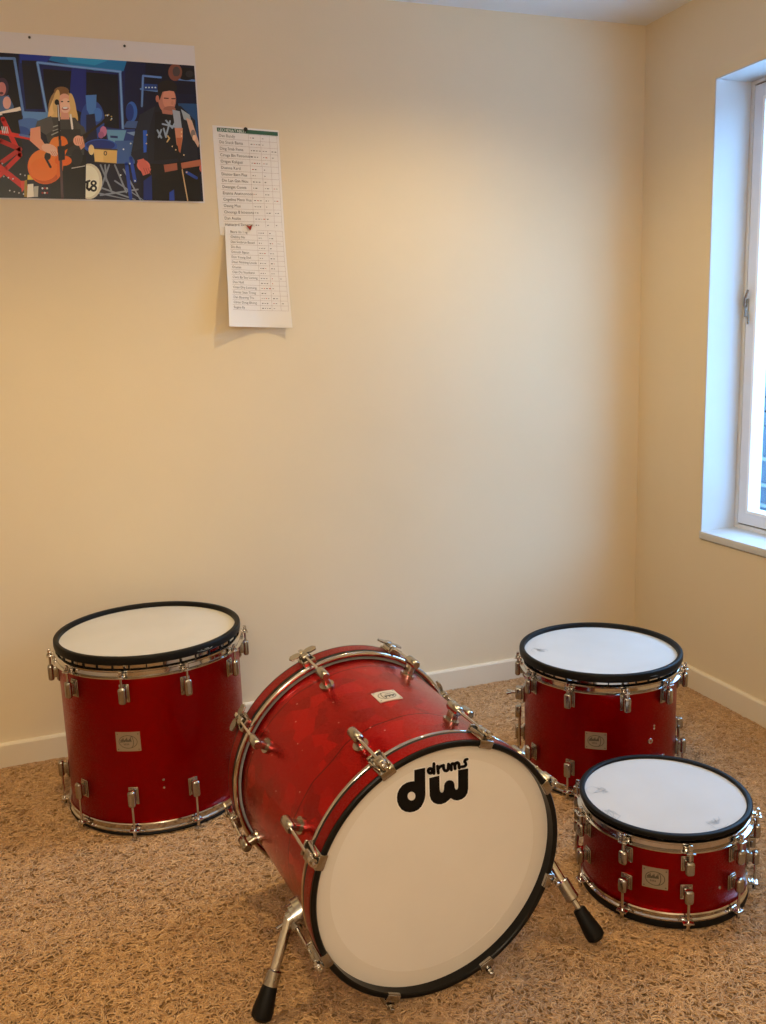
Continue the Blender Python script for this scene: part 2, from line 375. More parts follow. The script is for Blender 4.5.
# ------------------------------------------------------------------ drums
def cylmap(phi, z0, R):
    """(u across, v up, w out) on a shell of radius R"""
    def f(u, v, w=0.0):
        a = phi + u / R
        return Vector(((R + w) * math.cos(a), (R + w) * math.sin(a), z0 + v))
    return f
def badge(phi, z0, R, w, h, parent, T=None, m='badge'):
    f0 = cylmap(phi, z0, R)
    f = (lambda u, v, q=0.0: T @ f0(u, v, q)) if T is not None else f0
    b = MB(); n = 10; ch = .06
    for side, q in ((0, .0018),):
        vs = []; fs = []
        for i in range(n + 1):
            u = -w / 2 + w * i / n
            for v in (-h / 2, h / 2): vs.append(f(u, v, q))
        for i in range(n): fs.append((2 * i, 2 * i + 2, 2 * i + 3, 2 * i + 1))
        k = len(vs)
        for i in range(n + 1):
            u = -w / 2 + w * i / n
            for v in (-h / 2, h / 2): vs.append(f(u, v, -.001))
        for i in range(n):
            fs += [(2 * i, k + 2 * i, k + 2 * i + 2, 2 * i + 2), (2 * i + 1, 2 * i + 3, k + 2 * i + 3, k + 2 * i + 1)]
        fs += [(0, 1, k + 1, k), (2 * n, k + 2 * n, k + 2 * n + 1, 2 * n + 1)]
        b.add(vs, fs)
    o = b.build('badge_plate', m, parent, 20)
    e = MB(); g = lambda u, v: f(u, v, .0022)
    ell = [(w * .37 * math.cos(t), h * .33 * math.sin(t)) for t in [2 * PI * i / 40 for i in range(41)]]
    e.stroke(ell, .0016, g, caps=False)
    cres = [(w * (.10 + .12 * math.cos(t)), h * .33 * math.sin(t) * .95) for t in [-PI / 2 + PI * i / 16 for i in range(17)]]
    e.stroke(cres, .0017, g, caps=False)
    for k in range(9):
        u = -w * .31 + w * .05 * k
        e.stroke([(u, h * .02), (u + w * .02, h * (.10 + .06 * (k % 3))), (u + w * .045, h * .0)], .0017, g, caps=False)
    e.stroke([(-w * .33, -h * .02), (w * .12, h * .03), (w * .11, h * .26)], .0018, g, caps=False)
    for k in range(4): e.stroke([(-w * .18 + w * .06 * k, -h * .08), (-w * .15 + w * .06 * k, -h * .17)], .0016, g, caps=False)
    e.build('engraved_emblem', 'engrave', o, 0, False)
    for su in (-1, 1):
        for sv in (-1, 1):
            r = MB()
            c = (su * w * .42, sv * h * .40)
            r.add([f(c[0] + .0016 * math.cos(2 * PI * k / 8), c[1] + .0016 * math.sin(2 * PI * k / 8), .0024) for k in range(8)] + [f(c[0], c[1], .0034)], [(k, (k + 1) % 8, 8) for k in range(8)])
            r.build('rivet', 'engrave', o, 0)
    return o
def lug_shape(R, z, phi, lb, T=None):
    b = MB(); A = Rz(phi)
    if T is not None: A = T @ A
    b.rbox((.0045, .027, lb * 1.08), A @ Tr(R + .0018, 0, z), .0022, 2)
    b.rbox((.004, .021, lb * .92), A @ Tr(R + .005, 0, z), .0018, 2)
    b.rbox((.016, .013, lb * .66), A @ Tr(R + .011, 0, z), .003, 2)
    b.rbox((.0165, .0200, lb), A @ Tr(R + .0215, 0, z), .0070, 4)
    return b
def tom(name, label, x, y, R, kR, h, hoop_z, up_lugs, low_lugs, zu, zl, lb, ringz, Rring, rin, low_top, badge_args, marks, extra=None, lb2=None, hh=.0245):
    lb2 = lb2 or lb
    root = empty(name, (x, y, 0)); tag(root, label, 'drum', 'red drums standing on their bottom heads')
    b = MB(); b.lathe([(kR, low_top - .012), (kR, hoop_z + .018), (kR - .006, hoop_z + .022), (kR - .006, low_top - .012)], 128); b.build('shell', 'red', root)
    # batter side
    b = MB(); b.lathe([(kR + .0015, hoop_z + .010), (kR + .0015, ringz + .004), (kR - .004, ringz + .004), (kR - .004, hoop_z + .010)], 128)
    for k in range(36): b.rbox((.003, .003, ringz - hoop_z - .012), Rz(k * PI / 18 + .05) @ Tr(kR + .003, 0, (ringz + hoop_z) / 2 + .006), 0, mi=1)
    b.build('head_collar', ['chrome', 'black'], root)
    b = MB(); zc = (ringz + h) / 2; hw = (h - ringz) / 2; wr = (Rring - rin)
    prof = [(rin + wr / 2 + wr / 2 * math.copysign(abs(math.cos(t)) ** .55, math.cos(t)), zc + hw * math.copysign(abs(math.sin(t)) ** .5, math.sin(t))) for t in [2 * PI * k / 20 for k in range(20)]]
    b.lathe(prof, 160); b.build('rim_ring', 'black', root)
    b = MB(); b.disc(rin + .004, zc - hw * .15, 128, thick=.0006); hd = b.build('batter_head', 'head', root, 35, False)
    if marks:
        zt = zc - hw * .15 + .0004
        for (px, py, wpx, hpx, rot, seed) in marks:
            mk = MB(); P = at(px, py, (0, 0, zt), (0, 0, 1)); rg = random.Random(seed); cu, su = P[0] - x, P[1] - y
            a0 = math.atan2(su, cu) - PI / 2 + rot
            f = lambda u, v: Vector((cu + u * math.cos(a0) - v * math.sin(a0), su + u * math.sin(a0) + v * math.cos(a0), zt))
            for k in range(5):
                pts = [(rg.uniform(-1, 1) * wpx, rg.uniform(-1, 1) * hpx) for _ in range(4)]; pts.sort()
                mk.stroke(pts, .0022, f, caps=False)
            arc = [(wpx * 1.2 * math.cos(t), hpx * 1.5 * math.sin(t)) for t in [.3 + .25 * k for k in range(9)]]
            mk.stroke(arc, .0014, f, caps=False)
            mk.build('faded_print', 'scuff', hd, 0, False)
    b = MB(); z0 = hoop_z
    b.lathe([(kR + .002, z0 + .002), (kR + .013, z0), (kR + .014, z0 + .003), (kR + .006, z0 + .006), (kR + .005, z0 + .015), (kR + .009, z0 + .0185), (kR + .0095, z0 + .022), (kR + .005, z0 + .024), (kR + .002, z0 + .022)], 160)
    for a in up_lugs:
        A = Rz(a * D2R); b.rbox((.020, .020, .004), A @ Tr(kR + .020, 0, z0 + .008), .0015); b.rbox((.006, .020, .014), A @ Tr(kR + .012, 0, z0 + .010), .002)
    b.build('counter_hoop', 'chrome', root)
    # bottom side
    b = MB(); z1 = low_top
    b.lathe([(kR + .001, z1), (kR + .007, z1 + .001), (kR + .0085, z1 - .002), (kR + .005, z1 - .005), (kR + .004, z1 - hh + .007), (kR + .008, z1 - hh + .004), (kR + .008, z1 - hh + .001), (kR + .002, z1 - hh)], 160)
    for a in low_lugs:
        A = Rz(a * D2R); b.rbox((.020, .024, .0045), A @ Tr(kR + .019, 0, z1 - .011), .0018); b.rbox((.008, .026, .010), A @ Tr(kR + .009, 0, z1 - .010), .003)
    b.build('bottom_hoop', 'chrome', root)
    b = MB(); b.lathe([(kR + .003, z1 - hh + .001), (kR + .0075, z1 - hh), (kR + .0095, (z1 - hh) * .6), (kR + .0075, .002), (kR + .004, .0005), (kR - .012, .0005), (kR - .012, z1 - hh + .001)], 128); b.build('bottom_ring', 'black', root)
    for a in up_lugs:
        lg = lug_shape(kR, zu, a * D2R, lb).build('lug', 'satin', root)
        r = MB(); A = Rz(a * D2R); r.cyl((kR + .0215, 0, zu + lb * .45), (kR + .0215, 0, z0 + .012), .0031, 12, A); r.rbox((.008, .008, .012), A @ Tr(kR + .0215, 0, z0 + .020), .0012); r.cyl((kR + .0215, 0, z0 + .009), (kR + .0215, 0, z0 + .014), .0068, 14, A)
        r.build('tension_rod', 'chrome', lg)
    for a in low_lugs:
        lg = lug_shape(kR, zl, a * D2R, lb2).build('lug', 'satin', root)
        r = MB(); A = Rz(a * D2R); r.cyl((kR + .0215, 0, zl - lb2 * .45), (kR + .0215, 0, z1 - .012), .0031, 12, A); r.cyl((kR + .0215, 0, z1 - .008), (kR + .0215, 0, z1 - .015), .0068, 14, A); r.cyl((kR + .0215, 0, z1 - .012), (kR + .0215, 0, max(z1 - .028, .004)), .0042, 10, A)
        r.build('tension_rod', 'chrome', lg)
    phi, zb, w_, h_b = badge_args
    badge(phi * D2R, zb, kR, w_, h_b, root)
    if extra: extra(root, kR)
    return root
def leg_bracket(root, kR, phi, z, rod=None, wing=True, sz=(.022, .030, .036)):
    A = Rz(phi * D2R); b = MB()
    b.rbox((.006, sz[1] + .012, sz[2] + .012), A @ Tr(kR + .003, 0, z), .002)
    b.rbox(sz, A @ Tr(kR + .006 + sz[0] / 2, 0, z), .005, 3)
    br = b.build('leg_bracket', 'satin', root)
    if wing:
        w = MB(); w.cyl((kR + .006 + sz[0], 0, z), (kR + sz[0] + .020, 0, z), .005, 12, A)
        for s in (-1, 1): w.prism([(0, .002), (.010, .004), (.016, .011), (.012, .018), (.002, .010)], .004, A @ Tr(kR + sz[0] + .018, 0, z - .002 ) @ Matrix.Scale(s, 4, (0, 1, 0)))
        w.build('wing_bolt', 'chrome', br)
    if rod:
        r = MB(); r.cyl((kR + .006 + sz[0] / 2, 0, rod[0]), (kR + .006 + sz[0] / 2, 0, rod[1]), .0045, 12, A); r.build('memory_rod', 'chrome', br)
def vent(root, kR, phi, z):
    A = Rz(phi * D2R) @ Tr(kR, 0, z) @ Matrix.Rotation(PI / 2, 4, 'Y'); b = MB()
    b.lathe([(.003, -.001), (.003, .003), (.0075, .0032), (.0085, .0015), (.0085, -.001)], 20, A); b.build('air_vent', 'chrome', root)
def scr(root, kR, phi, z):
    A = Rz(phi * D2R) @ Tr(kR, 0, z) @ Matrix.Rotation(PI / 2, 4, 'Y'); b = MB()
    b.lathe([(.0005, .002), (.003, .0016), (.0038, 0), (.0038, -.001)], 12, A, closed=False); b.build('screw', 'chrome', root)
def ring10(first, known):
    """lugs whose place the photo shows, then the far ones evenly on"""
    a = list(known); gap = 360 - (a[-1] - a[0]); n = 10 - len(a)
    return a + [a[-1] + gap * (k + 1) / (n + 1) for k in range(n)]
aL = ring10(0, [-183, -147, -111.2, -75.4, -39, -3])
def exL(root, kR):
    leg_bracket(root, kR, -28, .205, wing=True); 
    scr(root, kR, -93, .150); scr(root, kR, -93, .128)
tom('floor_tom', 'tallest red tom drum with a warm cream head, standing left of the big bass drum', -1.884, -.3637, .2555, .2475, .497, .440, aL, aL, .399, .114, .046, .474, .2555, .2405, .035, (-111.8, .265, .064, .053),
    [(111, 657, .026, .013, .0, 5), (204, 648, .024, .010, .1, 6)], exL)
aR = ring10(0, [-215, -179, -143.7, -105.5, -72, -37])
def exR(root, kR):
    leg_bracket(root, kR, -213, .215, rod=(.17, .045)); leg_bracket(root, kR, -24, .135, rod=(.13, .03), wing=False, sz=(.020, .022, .034))
    vent(root, kR, -84.2, .164); scr(root, kR, -80.5, .205); scr(root, kR, -80.5, .198)
    b = MB(); A = Rz(-213 * D2R); b.rbox((.018, .020, .036), A @ Tr(kR + .020, 0, .155), .004); b.build('rod_clamp', 'satin', root)
tom('tom_drum', 'middle-height red tom drum in the corner under the window wall, behind the shallow drum', -.6475, -.7395, .2315, .2165, .371, .314, aR, aR, .289, .087, .044, .348, .2315, .2165, .032, (-125.3, .176, .0575, .0485),
    [(541, 650, .017, .019, .2, 11), (563, 671, .024, .010, 0, 12), (650, 674, .026, .011, 0, 13)], exR)
aF = ring10(0, [-228, -190, -150.9, -111.4, -75, -38])
def exF(root, kR):
    # throw-off on the right, butt plate on the left
    A = Rz(-57 * D2R) if False else Rz(-26 * D2R); b = MB()
    b.rbox((.012, .034, .062), A @ Tr(kR + .006, 0, .118), .003); b.rbox((.016, .026, .026), A @ Tr(kR + .018, 0, .105), .003); b.rbox((.018, .028, .004), A @ Tr(kR + .020, 0, .122), .001)
    t_ = b.build('throw_off', 'satin', root)
    b = MB(); b.tube([(kR + .018, -.008, .135), (kR + .024, -.010, .158), (kR + .024, .010, .158), (kR + .018, .008, .135)], .0035, 10, A); b.cyl((kR + .024, 0, .122), (kR + .040, 0, .126), .005, 12, A); b.build('throw_lever', 'chrome', t_)
    A = Rz(-214 * D2R); b = MB()
    b.rbox((.010, .026, .060), A @ Tr(kR + .006, 0, .130), .003); b.rbox((.014, .020, .024), A @ Tr(kR + .015, 0, .145), .004); t_ = b.build('butt_plate', 'satin', root)
    b = MB(); b.tube([(kR + .012, 0, .105), (kR + .016, 0, .07), (kR + .014, 0, .03), (kR + .010, 0, .015)], .005, 8, A); b.build('snare_strap', 'chrome', t_)
    scr(root, kR, -86, .083)
tom('shallow_drum', 'shallow red drum at front right with a white head and snare throw-off', -.8334, -1.2893, -1.0, .1806, .2225, .1825, aF, aF, .154, .0875, .033, .2105, .1911, .1780, .0375, (-131.8, .112, .0535, .048),
    [(599, 790, .017, .020, .2, 21), (613, 814, .023, .011, 0, 22), (716, 822, .023, .015, 0, 23)], exF, hh=.0195)

# ------------------------------------------------------------------ bass drum
BR = .26726; BRr = .278; BD = .503
BC = Vector((-1.46001, -1.44999, .26689)); AX = Vector((.0907, -.99448, -.05267)).normalized()
UX = Vector((0, 0, 1)).cross(AX).normalized(); UY = AX.cross(UX)
bass = empty('bass_drum', (0, 0, 0))
MW = Matrix(((UX.x, UY.x, AX.x, 0), (UX.y, UY.y, AX.y, 0), (UX.z, UY.z, AX.z, 0), (0, 0, 0, 1)))
bass.matrix_world = Matrix.Translation(BC - UY * BR) @ MW
OFF = Tr(0, BR, 0)        # the root sits where the front hoop touches the carpet
tag(bass, 'big red bass drum lying on its side with a lettered cream front head', 'drum')
def bb(name, mb, m, parent=bass, smooth=35, recalc=True): return mb.build(name, m, parent, smooth, recalc)
KR, KRr = .2525, .2625
zf, zr = -.052, -BD + .052
b = MB(); b.lathe([(KR, zf), (KRr, zr), (KRr - .006, zr), (KR - .006, zf)], 160, OFF); bb('shell', b, 'redbass')
def wood_hoop(R, z_front, z_back, s):
    """s = +1: front hoop, its open edge towards +z"""
    b = MB(); w = .0115
    e0, e1 = z_front, z_back
    b.lathe([(R - w, e0 - s * .002), (R - w + .002, e0), (R - .002, e0), (R, e0 - s * .002), (R, e1), (R - w, e1)], 160, OFF)
    return b
hf = bb('front_hoop', wood_hoop(BR, 0, -.042, 1), 'blackgloss')
b = MB(); b.lathe([(BR + .0006, -.0065), (BR + .0006, -.0345), (BR - .002, -.0345), (BR - .002, -.0065)], 160, OFF); bb('red_inlay', b, 'redhoop', hf)['label'] = 'red wrap strip around the front hoop'
hr = bb('rear_hoop', wood_hoop(BRr, -BD, -BD + .042, -1), 'blackgloss')
b = MB(); b.lathe([(BRr + .0006, -BD + .0065), (BRr + .0006, -BD + .0345), (BRr - .002, -BD + .0345), (BRr - .002, -BD + .0065)], 160, OFF); bb('red_inlay', b, 'redhoop', hr)['label'] = 'red wrap strip around the rear hoop'
def flesh(R, z):
    b = MB(); b.lathe([(R - .008 + .006 * math.cos(t) + .003, z + .0052 * math.sin(t)) for t in [2 * PI * k / 12 for k in range(12)]], 160, OFF); return b
bb('flesh_hoop', flesh(BR, -.0475), 'chrome'); bb('flesh_hoop', flesh(BRr, -BD + .0475), 'chrome')
HZ = -.021
b = MB(); b.disc(BR - .0105, HZ, 160, OFF, thick=.0006); hd = bb('front_head', b, 'basshead', bass, 35, False)
b = MB(); b.disc(BR - .0112, HZ + .0003, 160, OFF, r0=.222, thick=.0003); bb('damping_ring', b, 'headring', hd)
b = MB(); b.disc(BRr - .0105, -BD + .021, 120, OFF, thick=.0006); bb('rear_head', b, 'basshead')
# lettering on the front head
MWi = bass.matrix_world.inverted()
HP = BC + AX * (HZ + .0009)
def logo_map(lift):
    def f(zx, zy):
        p = at(380 + zx / 6.383, 740 + zy / 6.383, tuple(BC + AX * HZ), np.array(AX))
        q = MWi @ Vector(p); q.z = HZ + lift; return q
    return f
dd = [(218, 190), (287, 176), (289, 345), (286, 370), (277, 398), (262, 425), (243, 444), (218, 456), (190, 461), (162, 457), (137, 443), (119, 420), (109, 392), (107, 365), (111, 338), (122, 312), (142, 288), (168, 271), (195, 264), (218, 262)]
dh = [(200 + 25 * math.cos(t), 357 + 28 * math.sin(t)) for t in [2 * PI * k / 24 for k in range(24)]]
ww = [(313, 242), (378, 226), (380, 316), (384, 330), (394, 336), (403, 330), (407, 316), (408, 292), (413, 274), (424, 261), (440, 256), (456, 257), (468, 265), (474, 280), (475, 300), (480, 313), (488, 317), (495, 311), (498, 296), (497, 192), (562, 180), (562, 310), (557, 338), (543, 361), (522, 377), (495, 385), (470, 382), (450, 370), (437, 383), (416, 400), (390, 409), (365, 409), (342, 400), (325, 382), (316, 355)]
def loopc(l): return l + [l[0]]
smalls = [([(320 + 13 * math.cos(t), 196 + 15 * math.sin(t)) for t in [2 * PI * k / 16 for k in range(17)]], 20), ([(343, 150), (343, 212)], 20),
    ([(366, 166), (371, 210)], 20), ([(370, 188), (378, 172), (392, 164)], 19),
    ([(404, 160), (405, 182), (412, 194), (424, 196), (434, 187), (436, 153)], 20),
    ([(454, 190), (453, 160), (461, 150), (471, 151), (476, 163), (478, 183)], 20), ([(476, 163), (483, 147), (494, 143), (502, 151), (505, 178)], 20),
    ([(556, 121), (543, 126), (538, 138), (546, 146), (548, 158), (538, 167), (520, 170)], 18)]
ol = MB(); f = logo_map(.0004)
for lp in (dd, ww): ol.stroke(loopc(lp), 15, f)
for pts, w in smalls: ol.stroke(pts, w + 10, f)
lo = bb('white_outline', ol, 'white', hd, 0, False)
lg = MB(); f = logo_map(.0007)
lg.fill([dd, dh], f); lg.fill([ww], f)
for pts, w in smalls: lg.stroke(pts, w, f)
bb('black_lettering', lg, 'logo', hd, 0, False)['label'] = 'black lettering reading dw drums'
# claws, lugs, rods
def PH(deg): return OFF @ Rz((90 - deg) * D2R)    # x = out, y = along the hoop, z = drum axis
FA = [-25.3, 20.4, 63, 111, 157, -156, -114, -68.4]
RA = [-58, -17.9, 26, 68, 113, 158, -156, -106]
def claw(deg, R, ze, s, wing):
    A = PH(deg) @ Tr(0, 0, ze) @ Matrix.Scale(s, 4, (0, 0, 1))     # z: 0 at the hoop's open edge, negative towards the shell
    b = MB()
    b.rbox((.0040, .032, .050), A @ Tr(R + .0025, 0, -.0225), .0015)
    b.rbox((.0150, .030, .0035), A @ Tr(R - .0035, 0, .0022), .0014)
    b.rbox((.0030, .028, .006), A @ Tr(R - .0115, 0, -.001), .0012)
    b.rbox((.0170, .018, .024), A @ Tr(R + .0105, 0, -.018), .004, 3)
    for k in (-1, 1):
        b.rbox((.010, .004, .040), A @ Tr(R + .007, k * .0125, -.020) @ Matrix.Rotation(k * .12, 4, 'X'), .0015)
    b.rbox((.014, .030, .005), A @ Tr(R + .008, 0, -.046), .002)
    c = b.build('claw_hook', 'satin', bass)
    r = MB(); r.cyl((R + .014, 0, -.115), (R + .014, 0, .002), .0034, 12, A)
    r.cyl((R + .014, 0, -.006), (R + .014, 0, .004), .0075, 14, A); r.rbox((.008, .008, .012), A @ Tr(R + .014, 0, .009), .0012)
    r.build('tension_rod', 'chrome', c)
    if wing:
        w = MB()
        for k in (-1, 1):
            w.prism([(.004, -.004), (.016, -.013), (.030, -.011), (.034, 0), (.028, .010), (.014, .011), (.004, .006)], .0035, A @ Tr(R + .014, 0, -.004) @ Matrix.Rotation(PI / 2, 4, 'Y') @ Matrix.Rotation(PI / 2, 4, 'Z') @ Matrix.Scale(k, 4, (1, 0, 0)))
        w.build('wing_handle', 'satin', c)
def blug(deg, Rs, z, s, Rrod):
    A = PH(deg) @ Tr(0, 0, z) @ Matrix.Scale(s, 4, (0, 0, 1)); b = MB()
    ov = [(.016 * math.cos(t), .019 * math.sin(t)) for t in [2 * PI * k / 24 for k in range(24)]]
    b.prism(ov, .005, A @ Tr(Rs - .001, 0, 0) @ Matrix.Rotation(PI / 2, 4, 'Y') @ Rz(PI / 2))
    b.rbox((Rrod - Rs, .016, .024), A @ Tr((Rrod + Rs) / 2, 0, 0), .004, 3)
    b.tube([(Rrod, 0, -.021), (Rrod, 0, -.017), (Rrod, 0, .017), (Rrod, 0, .021)], [.008, .0105, .0105, .008], 16, A)
    b.build('lug', 'satin', bass)
for a in FA: claw(a, BR, 0, 1, False); blug(a, KR + .001, -.128, 1, BR + .014)
for a in RA: claw(a, BRr, -BD, -1, True); blug(a, KRr - .002, -BD + .128, -1, BRr + .014)
def phmap(p): return p
TB = OFF @ Matrix.Rotation(0, 4, 'Z')
badge(88.8 * D2R, -.2515, .2573, .052, .046, bass, OFF, 'badge_light')
# spurs
def spur(side, foot_world, ang=112):
    A = PH(ang * side); zb = -.135
    b = MB(); b.cyl((KR - .003, 0, zb), (KR + .016, 0, zb), .030, 28, A); b.cyl((KR + .016, 0, zb), (KR + .026, 0, zb), .024, 28, A); b.cyl((KR + .026, 0, zb), (KR + .036, 0, zb), .016, 24, A)
    s = b.build('spur_bracket', 'satin', bass)
    top = A @ Vector((KR + .034, 0, zb)); ft = MWi @ Vector(foot_world)
    d = (ft - top); L = d.length; d.normalize()
    P = lambda k: top + d * k
    r = MB(); r.tube([P(-.012), P(0), P(L * .52)], [.0105, .011, .0098], 18); r.cyl(P(L * .5), P(L - .05), .0068, 14); r.build('spur_leg', 'chrome', s)
    c = MB(); c.tube([P(L * .50), P(L * .51), P(L * .655), P(L * .665)], [.0125, .0148, .0148, .0125], 18); c.rbox((.012, .012, .03), Tr(*P(L * .58)) @ Matrix.Rotation(.3, 4, 'Y'), .003); c.build('height_collar', 'satin', s)
    w = MB(); w.cyl(A @ Vector((KR + .026, 0, zb)), A @ Vector((KR + .062, 0, zb + .002)), .003, 8); w.build('locking_screw', 'chrome', s)
    f = MB(); f.tube([P(L - .072), P(L - .069), P(L - .045), P(L - .018), P(L - .006), P(L)], [.011, .0138, .0168, .0205, .0195, .012], 20); f.build('rubber_foot', 'black', s)
spur(-1, tuple(at(260, 1021, (0, 0, .012), (0, 0, 1)))); spur(1, tuple(at(598, 940, (0, 0, .012), (0, 0, 1))), 100)

# ------------------------------------------------------------------ poster on the back wall
def wallp(px, py, d): p = at(px, py, (0, -d, 0), (0, 1, 0)); return Vector((p[0], -d, p[2]))
PX1, PZ0, PZ1 = -1.585, 1.699, 2.144; PX0 = -2.66
po = empty('poster', ((PX0 + PX1) / 2, 0, PZ0)); tag(po, 'wide glossy photo poster of a band on stage, pinned at upper left of the wall', 'poster')
pox, poz = (PX0 + PX1) / 2, PZ0
b = MB(); b.rbox((PX1 - PX0, .0018, PZ1 - PZ0), Tr((PX0 + PX1) / 2 - pox, -.0016, (PZ1 - PZ0) / 2), 0); b.build('poster_sheet', 'poster_paper', po)
art = MB(); amats = []; acol = {}
layer = [0]
def ac(c):
    if c not in acol: acol[c] = len(amats); amats.append(mat('poster_ink', tuple(min(v * 1.2, .9) for v in lin(c)), .32, spec=.35))
    return acol[c]
def afn():
    layer[0] += 1; d = .0028 + layer[0] * .000022
    def f(zx, zy):
        v = wallp(zx / 3.482, 20 + zy / 3.482, d); return Vector((min(max(v.x, PX0 + .004), PX1 - .004) - pox, v.y, min(max(v.z, PZ0 + .004), PZ1 - .055) - poz))
    return f
def pg(c, *p): art.fill([[(p[i], p[i + 1]) for i in range(0, len(p), 2)]], afn(), ac(c))
def el(c, x, y, rx, ry, rot=0, n=26):
    cr, sr = math.cos(rot), math.sin(rot)
    f = afn(); art.add([f(x + rx * math.cos(t) * cr - ry * math.sin(t) * sr, y + rx * math.cos(t) * sr + ry * math.sin(t) * cr) for t in [2 * PI * k / n for k in range(n)]], [tuple(range(n))], None, ac(c))
def st(c, w, *p): art.stroke([(p[i], p[i + 1]) for i in range(0, len(p), 2)], w, afn(), ac(c), n=8)
# stage
pg((14, 16, 40), -860, 40, 720, 40, 720, 660, -860, 660)
for k, (x0, x1, c) in enumerate([(-860, -500, (20, 30, 80)), (-420, -160, (16, 24, 66)), (60, 140, (18, 34, 96)), (130, 440, (16, 26, 84)), (430, 500, (16, 22, 60))]): pg(c, x0, 60, x1, 60, x1, 380, x0, 380)
pg((24, 110, 170), 170, 110, 440, 130, 430, 178, 330, 176, 170, 140); pg((40, 140, 190), 230, 120, 380, 130, 330, 158, 240, 146)
pg((22, 44, 140), 70, 112, 180, 120, 160, 150, 70, 150)
pg((10, 10, 26), 150, 170, 410, 190, 415, 380, 160, 330); pg((26, 40, 120), 250, 160, 300, 165, 300, 330, 240, 300)
pg((12, 12, 24), -10, 138, 50, 140, 78, 320, -10, 318); pg((14, 16, 34), 75, 140, 130, 142, 150, 310, 90, 310)
for a in [(-200, 130, 50, 134, 82, 330), (130, 148, 165, 330), (132, 148, 420, 180), (418, 180, 428, 380), (498, 196, 494, 300), (498, 194, 560, 200), (490, 240, 560, 248), (606, 205, 690, 212)]: st((92, 130, 190), 9 if a[0] < 490 else 7, *a)
for a in [(130, 148, 165, 330), (132, 148, 420, 180), (418, 180, 428, 380)]: st((120, 165, 215), 3, *a)
pg((28, 60, 130), 500, 222, 548, 224, 548, 246, 500, 244)
for k in range(4): el((200, 220, 245), 508 + 11 * k, 235, 3, 2.5)
pg((16, 20, 48), 500, 250, 690, 260, 690, 420, 500, 420); pg((30, 70, 118), 620, 290, 690, 292, 690, 420, 640, 420)
el((10, 10, 14), 650, 188, 34, 22); el((120, 70, 55), 610, 182, 24, 30); el((70, 60, 60), 614, 180, 13, 18); pg((120, 70, 55), 592, 195, 630, 196, 610, 212); el((40, 36, 40), 660, 188, 14, 12)
# mid stage: blue drummer, cymbals, drums
pg((92, 140, 200), 80, 318, 180, 322, 180, 352, 80, 350); el((70, 110, 180), 100, 365, 45, 24); el((44, 80, 160), 70, 390, 34, 20)
el((40, 70, 150), 322, 350, 42, 70); pg((70, 120, 190), 298, 262, 336, 260, 334, 318, 318, 340, 302, 312); el((60, 110, 190), 340, 330, 16, 24); pg((20, 26, 60), 300, 330, 330, 326, 340, 420, 300, 420)
el((50, 96, 180), 458, 320, 20, 36); el((28, 56, 130), 452, 322, 14, 30); pg((62, 92, 150), 442, 352, 480, 352, 486, 378, 430, 374)
pg((36, 62, 130), 372, 378, 470, 380, 470, 500, 372, 480); pg((96, 150, 190), 370, 382, 440, 384, 430, 420, 380, 430); pg((60, 96, 160), 400, 420, 470, 420, 470, 600, 410, 560)
pg((120, 150, 190), 440, 392, 490, 386, 482, 410); pg((30, 50, 110), 384, 402, 410, 404, 410, 412, 384, 410)
el((180, 110, 150), 360, 388, 12, 18); el((150, 90, 130), 352, 400, 10, 12)
el((40, 80, 170), 350, 440, 58, 26); el((22, 46, 120), 350, 436, 50, 18)
pg((214, 176, 104), 326, 448, 408, 452, 406, 500, 330, 494); pg((226, 190, 120), 326, 448, 360, 450, 360, 496, 330, 494); st((70, 60, 60), 5, 326, 447, 408, 452); st((60, 50, 50), 4, 330, 495, 406, 501)
el((70, 60, 50), 367, 464, 6, 8); el((214, 176, 104), 367, 464, 3, 5); el((225, 200, 140), 318, 452, 10, 18)
pg((18, 22, 46), 300, 500, 480, 500, 500, 630, 300, 630)
for a in [(350, 505, 390, 600), (380, 505, 350, 590), (366, 505, 370, 560), (400, 505, 440, 600), (340, 580, 470, 626), (400, 560, 500, 630), (430, 520, 490, 630), (350, 610, 480, 590), (330, 600, 450, 628)]: st((126, 136, 152), 6, *a)
for a in [(440, 500, 455, 620), (455, 480, 470, 560)]: st((34, 70, 170), 12, *a)
for (x, y) in [(430, 450), (452, 500), (476, 470), (490, 520), (420, 540), (470, 560), (388, 344), (374, 332), (455, 430)]: el((200, 215, 235), x, y, 3, 3)
el((205, 200, 178), 310, 562, 46, 62); el((230, 224, 204), 306, 562, 40, 56)
st((18, 18, 20), 7, 296, 566, 312, 560); st((18, 18, 20), 8, 305, 562, 303, 585, 310, 592, 316, 586)
art_text_pos = (325, 590)
el((18, 18, 20), 326, 568, 11, 10); el((230, 224, 204), 326, 568, 4, 4); el((18, 18, 20), 326, 586, 12, 12); el((230, 224, 204), 326, 586, 5, 5)
# guest at far left with red rig
pg((10, 10, 16), -300, 320, 60, 330, 110, 620, -300, 620)
el((60, 40, 60), 8, 235, 22, 34); el((190, 120, 120), 6, 240, 15, 24); el((90, 50, 60), 4, 255, 8, 5); pg((70, 100, 150), -20, 270, 30, 262, 48, 300, 44, 330, -20, 330); el((210, 160, 150), 24, 288, 14, 22)
pg((225, 215, 205), 0, 320, 70, 302, 74, 314, 30, 326, 0, 332); pg((18, 16, 20), 5, 326, 74, 316, 78, 346, 30, 350)
st((196, 32, 26), 16, 10, 345, 70, 470, 20, 520, -60, 600); st((210, 40, 30), 14, -80, 375, 110, 412); st((170, 22, 18), 16, 0, 420, 70, 450, 0, 500); st((190, 30, 24), 20, -30, 490, 90, 586); st((90, 120, 180), 8, 70, 400, 110, 408)
for k in range(4): st((215, 215, 215), 3, 6 + 6 * k, 372, 10 + 6 * k, 394)
